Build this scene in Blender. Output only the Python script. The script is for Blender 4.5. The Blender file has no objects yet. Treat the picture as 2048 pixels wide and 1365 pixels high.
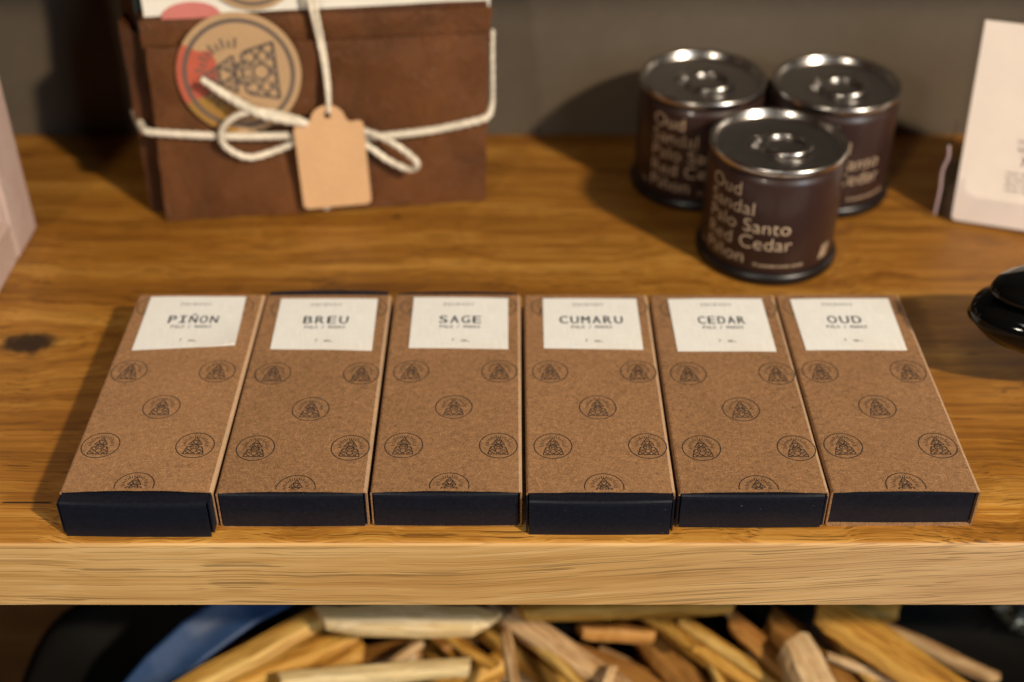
import bpy, bmesh, math, random
from mathutils import Vector, Matrix, noise

R = math.radians
SC = bpy.context.scene
COL = SC.collection
random.seed(7)

# ------------------------------------------------------------------ camera
cam_d = bpy.data.cameras.new('camera')
cam = bpy.data.objects.new('camera', cam_d)
COL.objects.link(cam)
cam.location = (0.0, -0.3158, 0.309)
cam.rotation_euler = (R(90 - 36.4), 0, 0)
cam_d.sensor_width = 36.0
cam_d.lens = 2640 / 2048 * 36
cam_d.clip_start = 0.01
cam_d.clip_end = 50
cam_d.dof.use_dof = True
cam_d.dof.focus_distance = 0.437
cam_d.dof.aperture_fstop = 5.0
cam_d.dof.aperture_blades = 7
SC.camera = cam

# ------------------------------------------------------------------ world, lamps, exposure
W = bpy.data.worlds.new('World')
SC.world = W
W.use_nodes = True
W.node_tree.nodes['Background'].inputs[0].default_value = (0.55, 0.50, 0.48, 1)
W.node_tree.nodes['Background'].inputs[1].default_value = 0.005


def area(name, loc, aim, size, power, col, shape='DISK', size_y=None):
    d = bpy.data.lights.new(name, 'AREA')
    d.shape = shape
    d.size = size
    if size_y:
        d.size_y = size_y
    d.energy = power
    d.color = col
    o = bpy.data.objects.new(name, d)
    o.location = loc
    o.rotation_euler = (Vector(aim) - Vector(loc)).to_track_quat('-Z', 'Y').to_euler()
    COL.objects.link(o)
    return o


# small warm ceiling spots front right, a softer lamp front left, a broad ceiling panel above the viewer, a pale window at the right
for i in range(3):
    area('track_light', (1.34 + 0.06 * i, -1.22 - 0.02 * i, 1.48), (0.05, 0.12, 0), 0.06, 24.0, (1.0, 0.83, 0.60))
area('side_lamp', (-0.46, -0.92, 0.62), (-0.02, 0.15, 0), 0.13, 4.3, (1.0, 0.88, 0.72))
area('ceiling_light', (-0.15, -0.80, 1.75), (0.0, 0.0, 0), 0.6, 6.8, (1.0, 0.95, 0.90), 'RECTANGLE', 0.5)
area('window_light', (1.15, -1.25, 0.80), (0.0, 0.1, 0), 0.6, 13.0, (0.62, 0.80, 1.0), 'RECTANGLE', 0.8)

SC.view_settings.view_transform = 'Standard'
SC.view_settings.look = 'None'
SC.view_settings.exposure = 0.0
SC.view_settings.gamma = 1.0
SC.view_settings.use_curve_mapping = False
SC.cycles.use_denoising = True
SC.cycles.sample_clamp_indirect = 4.0
SC.cycles.max_bounces = 8


# ------------------------------------------------------------------ helpers
def tag(o, label=None, cat=None, group=None, kind=None):
    for k, v in (('label', label), ('category', cat), ('group', group), ('kind', kind)):
        if v:
            o[k] = v
    return o


def empty(name, loc=(0, 0, 0), rz=0.0):
    o = bpy.data.objects.new(name, None)
    o.empty_display_size = 0.02
    o.location = loc
    o.rotation_euler = (0, 0, rz)
    COL.objects.link(o)
    return o


class MB:
    """collects vertices and faces, builds ONE mesh object"""

    def __init__(self):
        self.v, self.f, self.m, self.s = [], [], [], []

    def add(self, vs, fs, mi=0, smooth=False):
        b = len(self.v)
        self.v += [tuple(p) for p in vs]
        for f in fs:
            self.f.append([b + i for i in f])
            self.m.append(mi)
            self.s.append(smooth)

    def box(self, x0, x1, y0, y1, z0, z1, mi=0):
        vs = [(x, y, z) for z in (z0, z1) for y in (y0, y1) for x in (x0, x1)]
        self.add(vs, [(0, 2, 3, 1), (4, 5, 7, 6), (0, 1, 5, 4), (2, 6, 7, 3), (0, 4, 6, 2), (1, 3, 7, 5)], mi)

    def lathe(self, prof, n=64, mi=0, smooth=True, cap=True, c=(0, 0)):
        vs, fs = [], []
        for r, z in prof:
            for k in range(n):
                a = 2 * math.pi * k / n
                vs.append((c[0] + r * math.cos(a), c[1] + r * math.sin(a), z))
        for i in range(len(prof) - 1):
            for k in range(n):
                k2 = (k + 1) % n
                fs.append((i * n + k, i * n + k2, (i + 1) * n + k2, (i + 1) * n + k))
        if cap:
            if prof[0][0] > 1e-6:
                fs.append(tuple(reversed(range(n))))
            if prof[-1][0] > 1e-6:
                b = (len(prof) - 1) * n
                fs.append(tuple(range(b, b + n)))
        self.add(vs, fs, mi, smooth)

    def tube(self, pts, r, n=10, sub=8, lobes=0, twist=0.0, mi=0, amp=0.15, taper=None):
        """Catmull-Rom tube; lobes gives the section of twisted yarn"""
        P = [Vector(p) for p in pts]
        P = [P[0] * 2 - P[1]] + P + [P[-1] * 2 - P[-2]]
        C = []
        for i in range(1, len(P) - 2):
            for k in range(sub):
                t = k / sub
                a, b, c, d = P[i - 1], P[i], P[i + 1], P[i + 2]
                C.append(0.5 * ((2 * b) + (c - a) * t + (2 * a - 5 * b + 4 * c - d) * t * t + (3 * b - a - 3 * c + d) * t ** 3))
        C.append(P[-2])
        vs, fs = [], []
        up = Vector((0.31, 0.2, 0.93))
        dist = 0.0
        for i, p in enumerate(C):
            t = (C[min(i + 1, len(C) - 1)] - C[max(i - 1, 0)]).normalized()
            s = t.cross(up)
            s = s.normalized() if s.length > 1e-5 else t.orthogonal().normalized()
            u = s.cross(t).normalized()
            if i:
                dist += (p - C[i - 1]).length
            f = i / max(1, len(C) - 1)
            rr = r * (taper(f) if taper else 1.0)
            for k in range(n):
                a = 2 * math.pi * k / n
                q = rr * (1 + (amp * math.cos(lobes * a + twist * dist) if lobes else 0))
                vs.append(p + s * (q * math.cos(a)) + u * (q * math.sin(a)))
        for i in range(len(C) - 1):
            for k in range(n):
                k2 = (k + 1) % n
                fs.append((i * n + k, i * n + k2, (i + 1) * n + k2, (i + 1) * n + k))
        fs.append(tuple(reversed(range(n))))
        b = (len(C) - 1) * n
        fs.append(tuple(range(b, b + n)))
        self.add(vs, fs, mi, True)

    def prism(self, poly, z0, z1, mi=0):
        n = len(poly)
        vs = [(x, y, z0) for x, y in poly] + [(x, y, z1) for x, y in poly]
        fs = [tuple(reversed(range(n))), tuple(range(n, 2 * n))]
        fs += [(i, (i + 1) % n, n + (i + 1) % n, n + i) for i in range(n)]
        self.add(vs, fs, mi)

    def build(self, name, mats, parent=None, bevel=0.0, seg=2):
        me = bpy.data.meshes.new(name)
        me.from_pydata(self.v, [], self.f)
        for m in (mats if isinstance(mats, (list, tuple)) else [mats]):
            me.materials.append(m)
        me.polygons.foreach_set('material_index', self.m)
        me.polygons.foreach_set('use_smooth', self.s)
        me.update()
        o = bpy.data.objects.new(name, me)
        COL.objects.link(o)
        if parent:
            o.parent = parent
        if bevel:
            b = o.modifiers.new('bevel', 'BEVEL')
            b.width = bevel
            b.segments = seg
            b.limit_method = 'ANGLE'
            b.angle_limit = R(40)
        return o


def text_mesh(body, size, bold=0.0, spacing=1.0, align='CENTER'):
    """flat letters as (verts, faces) in metres, from Blender's built-in font"""
    cu = bpy.data.curves.new('t', 'FONT')
    cu.body = body
    cu.size = 1.0
    cu.offset = bold
    cu.space_character = spacing
    cu.align_x = align
    cu.resolution_u = 4
    ob = bpy.data.objects.new('t', cu)
    COL.objects.link(ob)
    dg = bpy.context.evaluated_depsgraph_get()
    me = bpy.data.meshes.new_from_object(ob.evaluated_get(dg))
    bm = bmesh.new()
    bm.from_mesh(me)
    bmesh.ops.triangulate(bm, faces=bm.faces[:])
    vs = [(v.co.x * size, v.co.y * size) for v in bm.verts]
    bm.verts.index_update()
    fs = [tuple(v.index for v in f.verts) for f in bm.faces]
    bm.free()
    bpy.data.objects.remove(ob)
    bpy.data.curves.remove(cu)
    bpy.data.meshes.remove(me)
    return vs, fs


def fit_text(body, width, height, bold=0.0, spacing=1.0, bars=False):
    """letters stretched to a given width and cap height, centred on x, baseline at 0"""
    vs, fs = text_mesh(body, 1.0, bold, spacing)
    x0, x1 = min(p[0] for p in vs), max(p[0] for p in vs)
    ref, _ = text_mesh('H', 1.0, bold)
    cap = max(p[1] for p in ref)
    k = width / (x1 - x0)
    return [((p[0] - (x0 + x1) / 2) * k, p[1] * height / cap) for p in vs], fs


# ------------------------------------------------------------------ materials
def new_mat(name):
    m = bpy.data.materials.new(name)
    m.use_nodes = True
    nt = m.node_tree
    return m, nt, nt.nodes['Principled BSDF']


class G:
    """tiny node graph writer"""

    def __init__(self, nt):
        self.nt = nt

    def n(self, t, **k):
        nd = self.nt.nodes.new(t)
        for a, v in k.items():
            setattr(nd, a, v)
        return nd

    def set(self, sock, v):
        if hasattr(v, 'is_output') or isinstance(v, bpy.types.NodeSocket):
            self.nt.links.new(v, sock)
        else:
            sock.default_value = v

    def math(self, op, a, b=0.0, c=None, clamp=False):
        nd = self.n('ShaderNodeMath', operation=op, use_clamp=clamp)
        self.set(nd.inputs[0], a)
        self.set(nd.inputs[1], b)
        if c is not None:
            self.set(nd.inputs[2], c)
        return nd.outputs[0]

    def vmath(self, op, a, b=(0, 0, 0)):
        nd = self.n('ShaderNodeVectorMath', operation=op)
        self.set(nd.inputs[0], a)
        self.set(nd.inputs[1], b)
        return nd.outputs['Value'] if op in ('LENGTH', 'DISTANCE', 'DOT_PRODUCT') else nd.outputs[0]

    def noise(self, vec, scale=1.0, detail=3.0, rough=0.5, dist=0.0):
        nd = self.n('ShaderNodeTexNoise')
        self.set(nd.inputs['Vector'], vec)
        nd.inputs['Scale'].default_value = scale
        nd.inputs['Detail'].default_value = detail
        nd.inputs['Roughness'].default_value = rough
        nd.inputs['Distortion'].default_value = dist
        return nd.outputs['Fac']

    def ramp(self, fac, stops):
        nd = self.n('ShaderNodeValToRGB')
        cr = nd.color_ramp
        while len(cr.elements) < len(stops):
            cr.elements.new(0.5)
        for e, (p, c) in zip(cr.elements, stops):
            e.position = p
            e.color = c if len(c) == 4 else (*c, 1)
        self.set(nd.inputs[0], fac)
        return nd.outputs['Color']

    def maprange(self, v, a, b, c=0.0, d=1.0, smooth=False):
        nd = self.n('ShaderNodeMapRange')
        if smooth:
            nd.interpolation_type = 'SMOOTHSTEP'
        self.set(nd.inputs[0], v)
        for i, q in enumerate((a, b, c, d)):
            nd.inputs[1 + i].default_value = q
        return nd.outputs[0]

    def mix(self, f, a, b, mode='MIX'):
        nd = self.n('ShaderNodeMix', data_type='RGBA', blend_type=mode)
        self.set(nd.inputs[0], f)
        self.set(nd.inputs[6], a if not isinstance(a, tuple) or len(a) == 4 else (*a, 1))
        self.set(nd.inputs[7], b if not isinstance(b, tuple) or len(b) == 4 else (*b, 1))
        return nd.outputs[2]

    def obj(self):
        return self.n('ShaderNodeTexCoord').outputs['Object']

    def rnd(self):
        return self.n('ShaderNodeObjectInfo').outputs['Random']

    def bump(self, h, strength, dist, bsdf):
        nd = self.n('ShaderNodeBump')
        nd.inputs['Strength'].default_value = strength
        nd.inputs['Distance'].default_value = dist
        self.set(nd.inputs['Height'], h)
        self.nt.links.new(nd.outputs[0], bsdf.inputs['Normal'])


def plain(name, col, rough=0.6, metal=0.0, spec=0.5, coat=0.0, var=0.12, vscale=60.0, bump=0.0, bscale=900.0, trans=0.0, ior=1.45):
    m, nt, b = new_mat(name)
    g = G(nt)
    co = g.obj()
    n = g.noise(co, vscale, 4.0, 0.6)
    f = g.maprange(n, 0.3, 0.7, 1 - var, 1 + var)
    c = g.mix(1.0, (*col, 1), g.n('ShaderNodeCombineColor').outputs[0], 'MULTIPLY')
    comb = nt.nodes[-1] if False else None
    mul = g.vmath('SCALE', (*col,))
    nd = mul.node
    g.set(nd.inputs['Scale'], f)
    g.set(b.inputs['Base Color'], mul)
    b.inputs['Roughness'].default_value = rough
    b.inputs['Metallic'].default_value = metal
    b.inputs['Specular IOR Level'].default_value = spec
    b.inputs['Coat Weight'].default_value = coat
    b.inputs['Coat Roughness'].default_value = 0.08
    b.inputs['Transmission Weight'].default_value = trans
    b.inputs['IOR'].default_value = ior
    if bump:
        g.bump(g.noise(co, bscale, 3.0, 0.6), bump, 0.0004, b)
    return m


def kraft(name, base, var=1.0, tone=0.0):
    m, nt, b = new_mat(name)
    g = G(nt)
    co = g.vmath('ADD', g.obj(), (0, 0, 0))
    sc = g.n('ShaderNodeCombineXYZ')
    r = g.rnd()
    g.set(sc.inputs[0], g.math('MULTIPLY', r, 7.0))
    g.set(sc.inputs[1], g.math('MULTIPLY', r, 3.0))
    co = g.vmath('ADD', co, sc.outputs[0])
    big = g.noise(co, 45.0, 3.0, 0.55)
    mid = g.noise(co, 500.0, 5.0, 0.75, 0.4)
    fine = g.noise(co, 1900.0, 3.0, 0.7)
    # fibres: two crossed stretched noises
    f1 = g.noise(g.vmath('MULTIPLY', co, (500, 2600, 900)), 1.0, 2.0, 0.6, 0.8)
    f2 = g.noise(g.vmath('MULTIPLY', co, (2600, 600, 900)), 1.0, 2.0, 0.6, 0.8)
    fib = g.math('MAXIMUM', f1, f2)
    v = g.math('ADD', g.maprange(big, 0.3, 0.7, -0.06, 0.06), g.maprange(mid, 0.25, 0.75, -0.24 * var, 0.24 * var))
    v = g.math('ADD', v, g.maprange(fine, 0.3, 0.7, -0.26 * var, 0.26 * var))
    v = g.math('ADD', v, g.maprange(fib, 0.56, 0.78, 0.0, 0.5 * var))
    dark = g.maprange(g.noise(g.vmath('MULTIPLY', co, (1500, 900, 900)), 1.0, 2.0, 0.5, 1.2), 0.30, 0.22, 0.0, -0.35 * var)
    v = g.math('ADD', v, dark)
    v = g.math('ADD', v, 1.0 + tone)
    v = g.math('ADD', v, g.maprange(r, 0, 1, -0.10, 0.10))
    sc2 = g.vmath('SCALE', base)
    g.set(sc2.node.inputs['Scale'], v)
    g.set(b.inputs['Base Color'], sc2)
    b.inputs['Roughness'].default_value = 0.72
    b.inputs['Specular IOR Level'].default_value = 0.3
    g.bump(g.math('ADD', mid, fib), 0.25, 0.0002, b)
    return m


def wood(name, dark, mid, light, knots=(), seam=None, rough=(0.38, 0.55), pores=1.0, grain=1.0, tilt=0.0, axis='X', coat=0.0, waves=1.0, cool=None, gs=1.0, plen=22, pth=0.60):
    """oak: grain along x (or z), pores as thin dashes, optional knots given as (x, y, radius)"""
    m, nt, b = new_mat(name)
    g = G(nt)
    co = g.obj()
    if axis == 'Z':
        sx = g.n('ShaderNodeSeparateXYZ')
        g.set(sx.inputs[0], co)
        cb = g.n('ShaderNodeCombineXYZ')
        g.set(cb.inputs[0], sx.outputs[2])
        g.set(cb.inputs[1], sx.outputs[0])
        g.set(cb.inputs[2], sx.outputs[1])
        co = cb.outputs[0]
    sep = g.n('ShaderNodeSeparateXYZ')
    g.set(sep.inputs[0], co)
    x, y, z = sep.outputs
    # slow sideways drift of the fibres
    d1 = g.noise(g.vmath('MULTIPLY', co, (9, 5, 5)), 1.0, 2.0, 0.5)
    d2 = g.noise(g.vmath('MULTIPLY', co, (34, 22, 22)), 1.0, 2.0, 0.5)
    drift = g.math('ADD', g.maprange(d1, 0, 1, -0.03 * waves, 0.03 * waves), g.maprange(d2, 0, 1, -0.0045 * waves, 0.0045 * waves))
    yy = g.math('ADD', y, drift)
    zz = g.math('ADD', z, g.math('ADD', drift, g.math('MULTIPLY', g.math('MAXIMUM', x, -0.02), tilt)))
    kdark = None
    for kx, ky, kr in knots:
        p2 = g.vmath('SUBTRACT', co, (kx, ky, 0))
        p2 = g.vmath('MULTIPLY', p2, (0.62, 1.0, 1.0))
        dd = g.vmath('LENGTH', p2)
        wob = g.noise(g.vmath('MULTIPLY', co, (90, 90, 90)), 1.0, 3.0, 0.6)
        dd = g.math('ADD', dd, g.maprange(wob, 0.2, 0.8, -kr * 0.5, kr * 0.5))
        push = g.maprange(dd, 0.0, kr * 7, 1.0, 0.0, True)
        sgn = g.math('MULTIPLY', g.math('SUBTRACT', y, ky), -0.72)
        yy = g.math('ADD', yy, g.math('MULTIPLY', push, sgn))
        kk = g.maprange(dd, kr * 0.6, kr * 1.3, 1.0, 0.0, True)
        kdark = kk if kdark is None else g.math('MAXIMUM', kdark, kk)
    cv = g.n('ShaderNodeCombineXYZ')
    g.set(cv.inputs[0], x)
    g.set(cv.inputs[1], yy)
    g.set(cv.inputs[2], zz)
    c2 = cv.outputs[0]
    broad = g.noise(g.vmath('MULTIPLY', c2, (3.5 * gs, 60 * gs, 60 * gs)), 1.0, 4.0, 0.6)
    fine = g.noise(g.vmath('MULTIPLY', c2, (8 * gs, 480 * gs, 480 * gs)), 1.0, 4.0, 0.65)
    hair = g.noise(g.vmath('MULTIPLY', c2, (25, 2000, 2000)), 1.0, 2.0, 0.5)
    fac = g.math('ADD', g.math('MULTIPLY', broad, 0.55), g.math('MULTIPLY', fine, 0.40))
    fac = g.math('ADD', fac, g.math('MULTIPLY', hair, 0.20))
    s = 0.17 / grain
    colr = g.ramp(fac, [(0.575 - s, dark), (0.575, mid), (0.575 + s, light)])
    # patchy warmth
    patch = g.noise(g.vmath('MULTIPLY', co, (7, 14, 14)), 1.0, 2.0, 0.5)
    colr = g.mix(g.maprange(patch, 0.4, 0.75, 0.0, 0.45), colr, tuple(a * q for a, q in zip(mid, (0.82, 0.68, 0.5))))
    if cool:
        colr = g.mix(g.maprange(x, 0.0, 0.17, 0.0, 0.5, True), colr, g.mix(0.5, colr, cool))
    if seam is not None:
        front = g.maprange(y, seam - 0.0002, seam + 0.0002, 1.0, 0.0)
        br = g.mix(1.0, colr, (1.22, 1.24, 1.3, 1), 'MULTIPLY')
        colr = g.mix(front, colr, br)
        gap = g.math('ABSOLUTE', g.math('SUBTRACT', y, seam))
        gl = g.maprange(gap, 0.0002, 0.0007, 1.0, 0.0)
        brk = g.maprange(g.noise(g.vmath('MULTIPLY', co, (70, 1, 1)), 1.0, 3.0, 0.6), 0.42, 0.5, 0.0, 1.0)
        left = g.maprange(x, -0.14, -0.11, 1.0, 0.12)
        colr = g.mix(g.math('MULTIPLY', g.math('MULTIPLY', gl, brk), left), colr, (0.018, 0.008, 0.003, 1))
    po = g.noise(g.vmath('MULTIPLY', c2, (plen, 1500, 1500)), 1.0, 1.0, 0.5)
    msk = g.noise(g.vmath('MULTIPLY', c2, (8, 120, 120)), 1.0, 2.0, 0.5)
    pm = g.math('MULTIPLY', g.maprange(po, pth, pth + 0.09, 0.0, 1.0), g.maprange(msk, 0.40, 0.60, 0.2, 1.0))
    colr = g.mix(g.math('MULTIPLY', pm, 0.62 * pores), colr, tuple(a * 0.22 for a in dark))
    if kdark is not None:
        colr = g.mix(g.math('MULTIPLY', kdark, 0.96), colr, (0.012, 0.006, 0.003, 1))
    g.set(b.inputs['Base Color'], colr)
    g.set(b.inputs['Roughness'], g.maprange(fine, 0.3, 0.7, *rough))
    b.inputs['Specular IOR Level'].default_value = 0.3
    b.inputs['Coat Weight'].default_value = coat
    b.inputs['Coat Roughness'].default_value = 0.25
    hgt = g.math('SUBTRACT', g.math('MULTIPLY', fine, 0.6), g.math('MULTIPLY', pm, 1.2))
    g.bump(hgt, 0.35, 0.0004, b)
    return m


def wall_paint():
    m, nt, b = new_mat('taupe wall paint')
    g = G(nt)
    co = g.obj()
    n = g.noise(co, 14.0, 5.0, 0.6)
    n2 = g.noise(co, 300.0, 3.0, 0.6)
    c = g.ramp(g.math('ADD', g.math('MULTIPLY', n, 0.8), g.math('MULTIPLY', n2, 0.2)), [(0.3, (0.076, 0.056, 0.037)), (0.7, (0.112, 0.085, 0.058))])
    g.set(b.inputs['Base Color'], c)
    b.inputs['Roughness'].default_value = 0.8
    g.bump(n2, 0.2, 0.0006, b)
    return m


def brown_paper(name, base):
    m, nt, b = new_mat(name)
    g = G(nt)
    co = g.obj()
    big = g.noise(co, 28.0, 4.0, 0.6, 0.5)
    fine = g.noise(co, 500.0, 4.0, 0.7)
    cre = g.noise(co, 60.0, 3.0, 0.5, 1.5)
    crease = g.maprange(g.math('ABSOLUTE', g.math('SUBTRACT', cre, 0.5)), 0.0, 0.02, 1.0, 0.0)
    v = g.math('ADD', g.maprange(big, 0.3, 0.7, 0.62, 1.28), g.maprange(fine, 0.3, 0.7, -0.12, 0.12))
    v = g.math('ADD', v, g.math('MULTIPLY', crease, 0.10))
    s = g.vmath('SCALE', base)
    g.set(s.node.inputs['Scale'], v)
    g.set(b.inputs['Base Color'], s)
    b.inputs['Roughness'].default_value = 0.55
    b.inputs['Specular IOR Level'].default_value = 0.2
    g.bump(g.math('ADD', big, g.math('MULTIPLY', crease, 0.3)), 0.5, 0.003, b)
    return m


def label_paper():
    m, nt, b = new_mat('white laid label paper')
    g = G(nt)
    co = g.obj()
    w1 = g.noise(g.vmath('MULTIPLY', co, (120, 3200, 1)), 1.0, 1.0, 0.5)
    w2 = g.noise(g.vmath('MULTIPLY', co, (3200, 120, 1)), 1.0, 1.0, 0.5)
    st = g.noise(g.vmath('ADD', co, (0.3, 0.1, 0)), 30.0, 3.0, 0.5)
    v = g.math('ADD', g.maprange(w1, 0.3, 0.7, -0.05, 0.05), g.maprange(w2, 0.3, 0.7, -0.05, 0.05))
    c = g.mix(g.maprange(st, 0.5, 0.8, 0.0, 0.35), (0.72, 0.71, 0.68, 1), (0.70, 0.60, 0.46, 1))
    s = g.vmath('SCALE', c)
    g.set(s.node.inputs['Scale'], g.math('ADD', v, 1.0))
    g.set(b.inputs['Base Color'], s)
    b.inputs['Roughness'].default_value = 0.7
    return m


def black_card():
    m, nt, b = new_mat('black paperboard')
    g = G(nt)
    co = g.obj()
    n = g.noise(co, 700.0, 4.0, 0.7)
    dust = g.noise(g.vmath('ADD', co, (1.3, 2.1, 0.7)), 900.0, 1.0, 0.5)
    c = g.ramp(n, [(0.3, (0.0028, 0.0034, 0.0065)), (0.7, (0.006, 0.0076, 0.0145))])
    c = g.mix(g.maprange(dust, 0.785, 0.81, 0.0, 0.4), c, (0.18, 0.18, 0.19, 1))
    g.set(b.inputs['Base Color'], c)
    b.inputs['Roughness'].default_value = 0.45
    b.inputs['Specular IOR Level'].default_value = 0.3
    b.inputs['Sheen Weight'].default_value = 0.03
    b.inputs['Sheen Tint'].default_value = (0.5, 0.6, 1, 1)
    g.bump(n, 0.2, 0.0002, b)
    return m


def clear_acrylic():
    m, nt, b = new_mat('clear acrylic')
    g = G(nt)
    tr = g.n('ShaderNodeBsdfTransparent')
    tr.inputs[0].default_value = (0.985, 0.98, 0.985, 1)
    gl = g.n('ShaderNodeBsdfGlossy')
    g.set(gl.inputs['Roughness'], g.maprange(g.noise(g.obj(), 40.0, 2.0), 0.3, 0.7, 0.05, 0.12))
    fr = g.n('ShaderNodeLayerWeight')
    fr.inputs[0].default_value = 0.5
    mx = g.n('ShaderNodeMixShader')
    g.set(mx.inputs[0], g.math('MULTIPLY_ADD', g.math('POWER', fr.outputs['Facing'], 4.0), 0.6, 0.04))
    nt.links.new(tr.outputs[0], mx.inputs[1])
    nt.links.new(gl.outputs[0], mx.inputs[2])
    nt.links.new(mx.outputs[0], nt.nodes['Material Output'].inputs[0])
    return m


M = {
    'shelf_top': wood('oiled oak top', (0.095, 0.035, 0.0046), (0.275, 0.114, 0.0145), (0.45, 0.230, 0.045),
                      knots=((-0.190, 0.101, 0.0070), (-0.052, 0.198, 0.0016)), seam=0.0112, plen=12, pth=0.575, waves=0.45, grain=1.2, rough=(0.38, 0.56), coat=0.05),
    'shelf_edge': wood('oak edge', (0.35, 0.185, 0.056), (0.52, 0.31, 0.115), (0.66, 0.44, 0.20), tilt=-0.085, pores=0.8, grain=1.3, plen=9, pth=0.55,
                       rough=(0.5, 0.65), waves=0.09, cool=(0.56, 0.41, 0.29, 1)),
    'wall': wall_paint(),
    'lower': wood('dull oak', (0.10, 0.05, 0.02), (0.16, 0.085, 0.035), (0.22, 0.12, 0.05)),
    'kraft': kraft('kraft board', (0.245, 0.127, 0.057), 1.35),
    'kraft_edge': kraft('worn kraft fold', (0.40, 0.255, 0.150), 0.6),
    'kraft_light': kraft('tan tag board', (0.56, 0.335, 0.175), 0.25),
    'sticker': kraft('kraft sticker paper', (0.40, 0.255, 0.135), 0.25),
    'ink': plain('printing ink', (0.020, 0.016, 0.016), 0.6, var=0.5, vscale=90),
    'ink_blue': plain('label ink', (0.030, 0.042, 0.055), 0.6),
    'ink_pale': plain('thin label ink', (0.22, 0.23, 0.24), 0.6),
    'sticker_ink': plain('sticker ink', (0.105, 0.078, 0.062), 0.6),
    'red': plain('red print', (0.42, 0.085, 0.045), 0.6),
    'pink': plain('pink print', (0.52, 0.16, 0.14), 0.6),
    'ochre': plain('ochre glue stain', (0.30, 0.155, 0.03), 0.6),
    'label': label_paper(),
    'black_card': black_card(),
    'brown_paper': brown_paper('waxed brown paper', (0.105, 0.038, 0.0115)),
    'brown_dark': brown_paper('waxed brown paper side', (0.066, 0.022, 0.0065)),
    'white_paper': plain('white tissue', (0.70, 0.66, 0.58), 0.7, var=0.06, bump=0.2, bscale=60),
    'green': plain('dark green card', (0.012, 0.022, 0.018), 0.5),
    'twine': plain('cream cotton twine', (0.68, 0.60, 0.48), 0.8, var=0.22, vscale=120, bump=0.5, bscale=2500),
    'can': plain('plum brown can paint', (0.027, 0.0115, 0.0095), 0.40, var=0.08, bump=0.06, bscale=1800, coat=0.15),
    'can_base': plain('black can base', (0.006, 0.004, 0.004), 0.35),
    'can_print': plain('cream can print', (0.50, 0.37, 0.25), 0.6),
    'tin': plain('brushed tin', (0.55, 0.52, 0.49), 0.24, metal=1.0, var=0.08, vscale=200),
    'acrylic': clear_acrylic(),
    'edge_glint': plain('painted acrylic edge glint', (0.42, 0.30, 0.31), 0.3),  # edge highlight of the clear acrylic, put in as pink colour
    'card': plain('ivory card', (0.76, 0.66, 0.585), 0.6, var=0.04),
    'card_ink': plain('grey card print', (0.09, 0.065, 0.055), 0.6),
    'gloss_black': plain('black glaze', (0.003, 0.003, 0.003), 0.07, var=0.05, spec=0.35),
    'pale_wood': wood('pale pinkish wood', (0.36, 0.245, 0.21), (0.46, 0.335, 0.295), (0.53, 0.41, 0.37), grain=0.8, pores=0.4, rough=(0.6, 0.75), axis='Z'),
    'blue': plain('blue satin', (0.010, 0.034, 0.098), 0.55, var=0.3, vscale=40, bump=0.3, bscale=120),
    'black_tray': plain('matt black tray', (0.004, 0.0035, 0.003), 0.7, spec=0.08),
    'foil': plain('silver foil', (0.22, 0.22, 0.19), 0.42, metal=1.0),
}
STICK_TONES = [
    ((0.20, 0.085, 0.010), (0.46, 0.24, 0.042), (0.62, 0.40, 0.12)),
    ((0.15, 0.056, 0.006), (0.41, 0.19, 0.025), (0.58, 0.33, 0.07)),
    ((0.38, 0.23, 0.085), (0.62, 0.46, 0.23), (0.70, 0.58, 0.38)),
    ((0.46, 0.32, 0.14), (0.62, 0.47, 0.23), (0.70, 0.56, 0.32)),
    ((0.11, 0.042, 0.008), (0.24, 0.10, 0.018), (0.34, 0.16, 0.035)),
    ((0.24, 0.12, 0.045), (0.47, 0.28, 0.125), (0.60, 0.41, 0.22)),
    ((0.20, 0.075, 0.019), (0.33, 0.14, 0.028), (0.45, 0.22, 0.05)),
    ((0.42, 0.25, 0.11), (0.56, 0.37, 0.19), (0.64, 0.46, 0.27)),
]
STICK_MATS = [wood('holy wood tone', *t, grain=2.1, pores=0.9, rough=(0.5, 0.7), gs=2.0, waves=0.3) for t in STICK_TONES]

# ------------------------------------------------------------------ the setting: shelf unit and wall
SH_Y0, SH_Y1, SH_T = -0.008, 0.2775, 0.0302


def shelf_board():
    """board with an eased front edge; the front face is a lighter edge strip"""
    mb = MB()
    prof = [(SH_Y1, 0.0)]
    prof += [(SH_Y0 + 0.0018 * (1 - math.sin(R(15 * k))), -0.0018 * (1 - math.cos(R(15 * k)))) for k in range(7)]
    prof += [(SH_Y0, -SH_T + 0.001), (SH_Y0 + 0.001, -SH_T), (SH_Y1, -SH_T)]
    xs = [-0.75 + 0.05 * i for i in range(31)]
    n = len(prof)
    vs = [(x, y, z) for x in xs for y, z in prof]
    for i in range(len(xs) - 1):
        for k in range(n):
            k2 = (k + 1) % n
            mi = 1 if 4 <= k <= 8 else 0
            mb.add([vs[i * n + k], vs[(i + 1) * n + k], vs[(i + 1) * n + k2], vs[i * n + k2]], [(0, 1, 2, 3)], mi, 0 < k < 8)
    return mb


tag(shelf_board().build('shelf', [M['shelf_top'], M['shelf_edge']]), kind='structure')
mb = MB()
mb.box(-1.2, 1.2, 0.2784, 0.33, -0.6, 0.9)
tag(mb.build('back_wall', M['wall']), kind='structure')
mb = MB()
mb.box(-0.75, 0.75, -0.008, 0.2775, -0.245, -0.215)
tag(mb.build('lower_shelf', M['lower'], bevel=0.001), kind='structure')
mb = MB()
mb.box(-0.75, 0.75, -0.008, 0.2775, 0.335, 0.365)
tag(mb.build('upper_shelf', M['shelf_top'], bevel=0.001), kind='structure')

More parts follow.
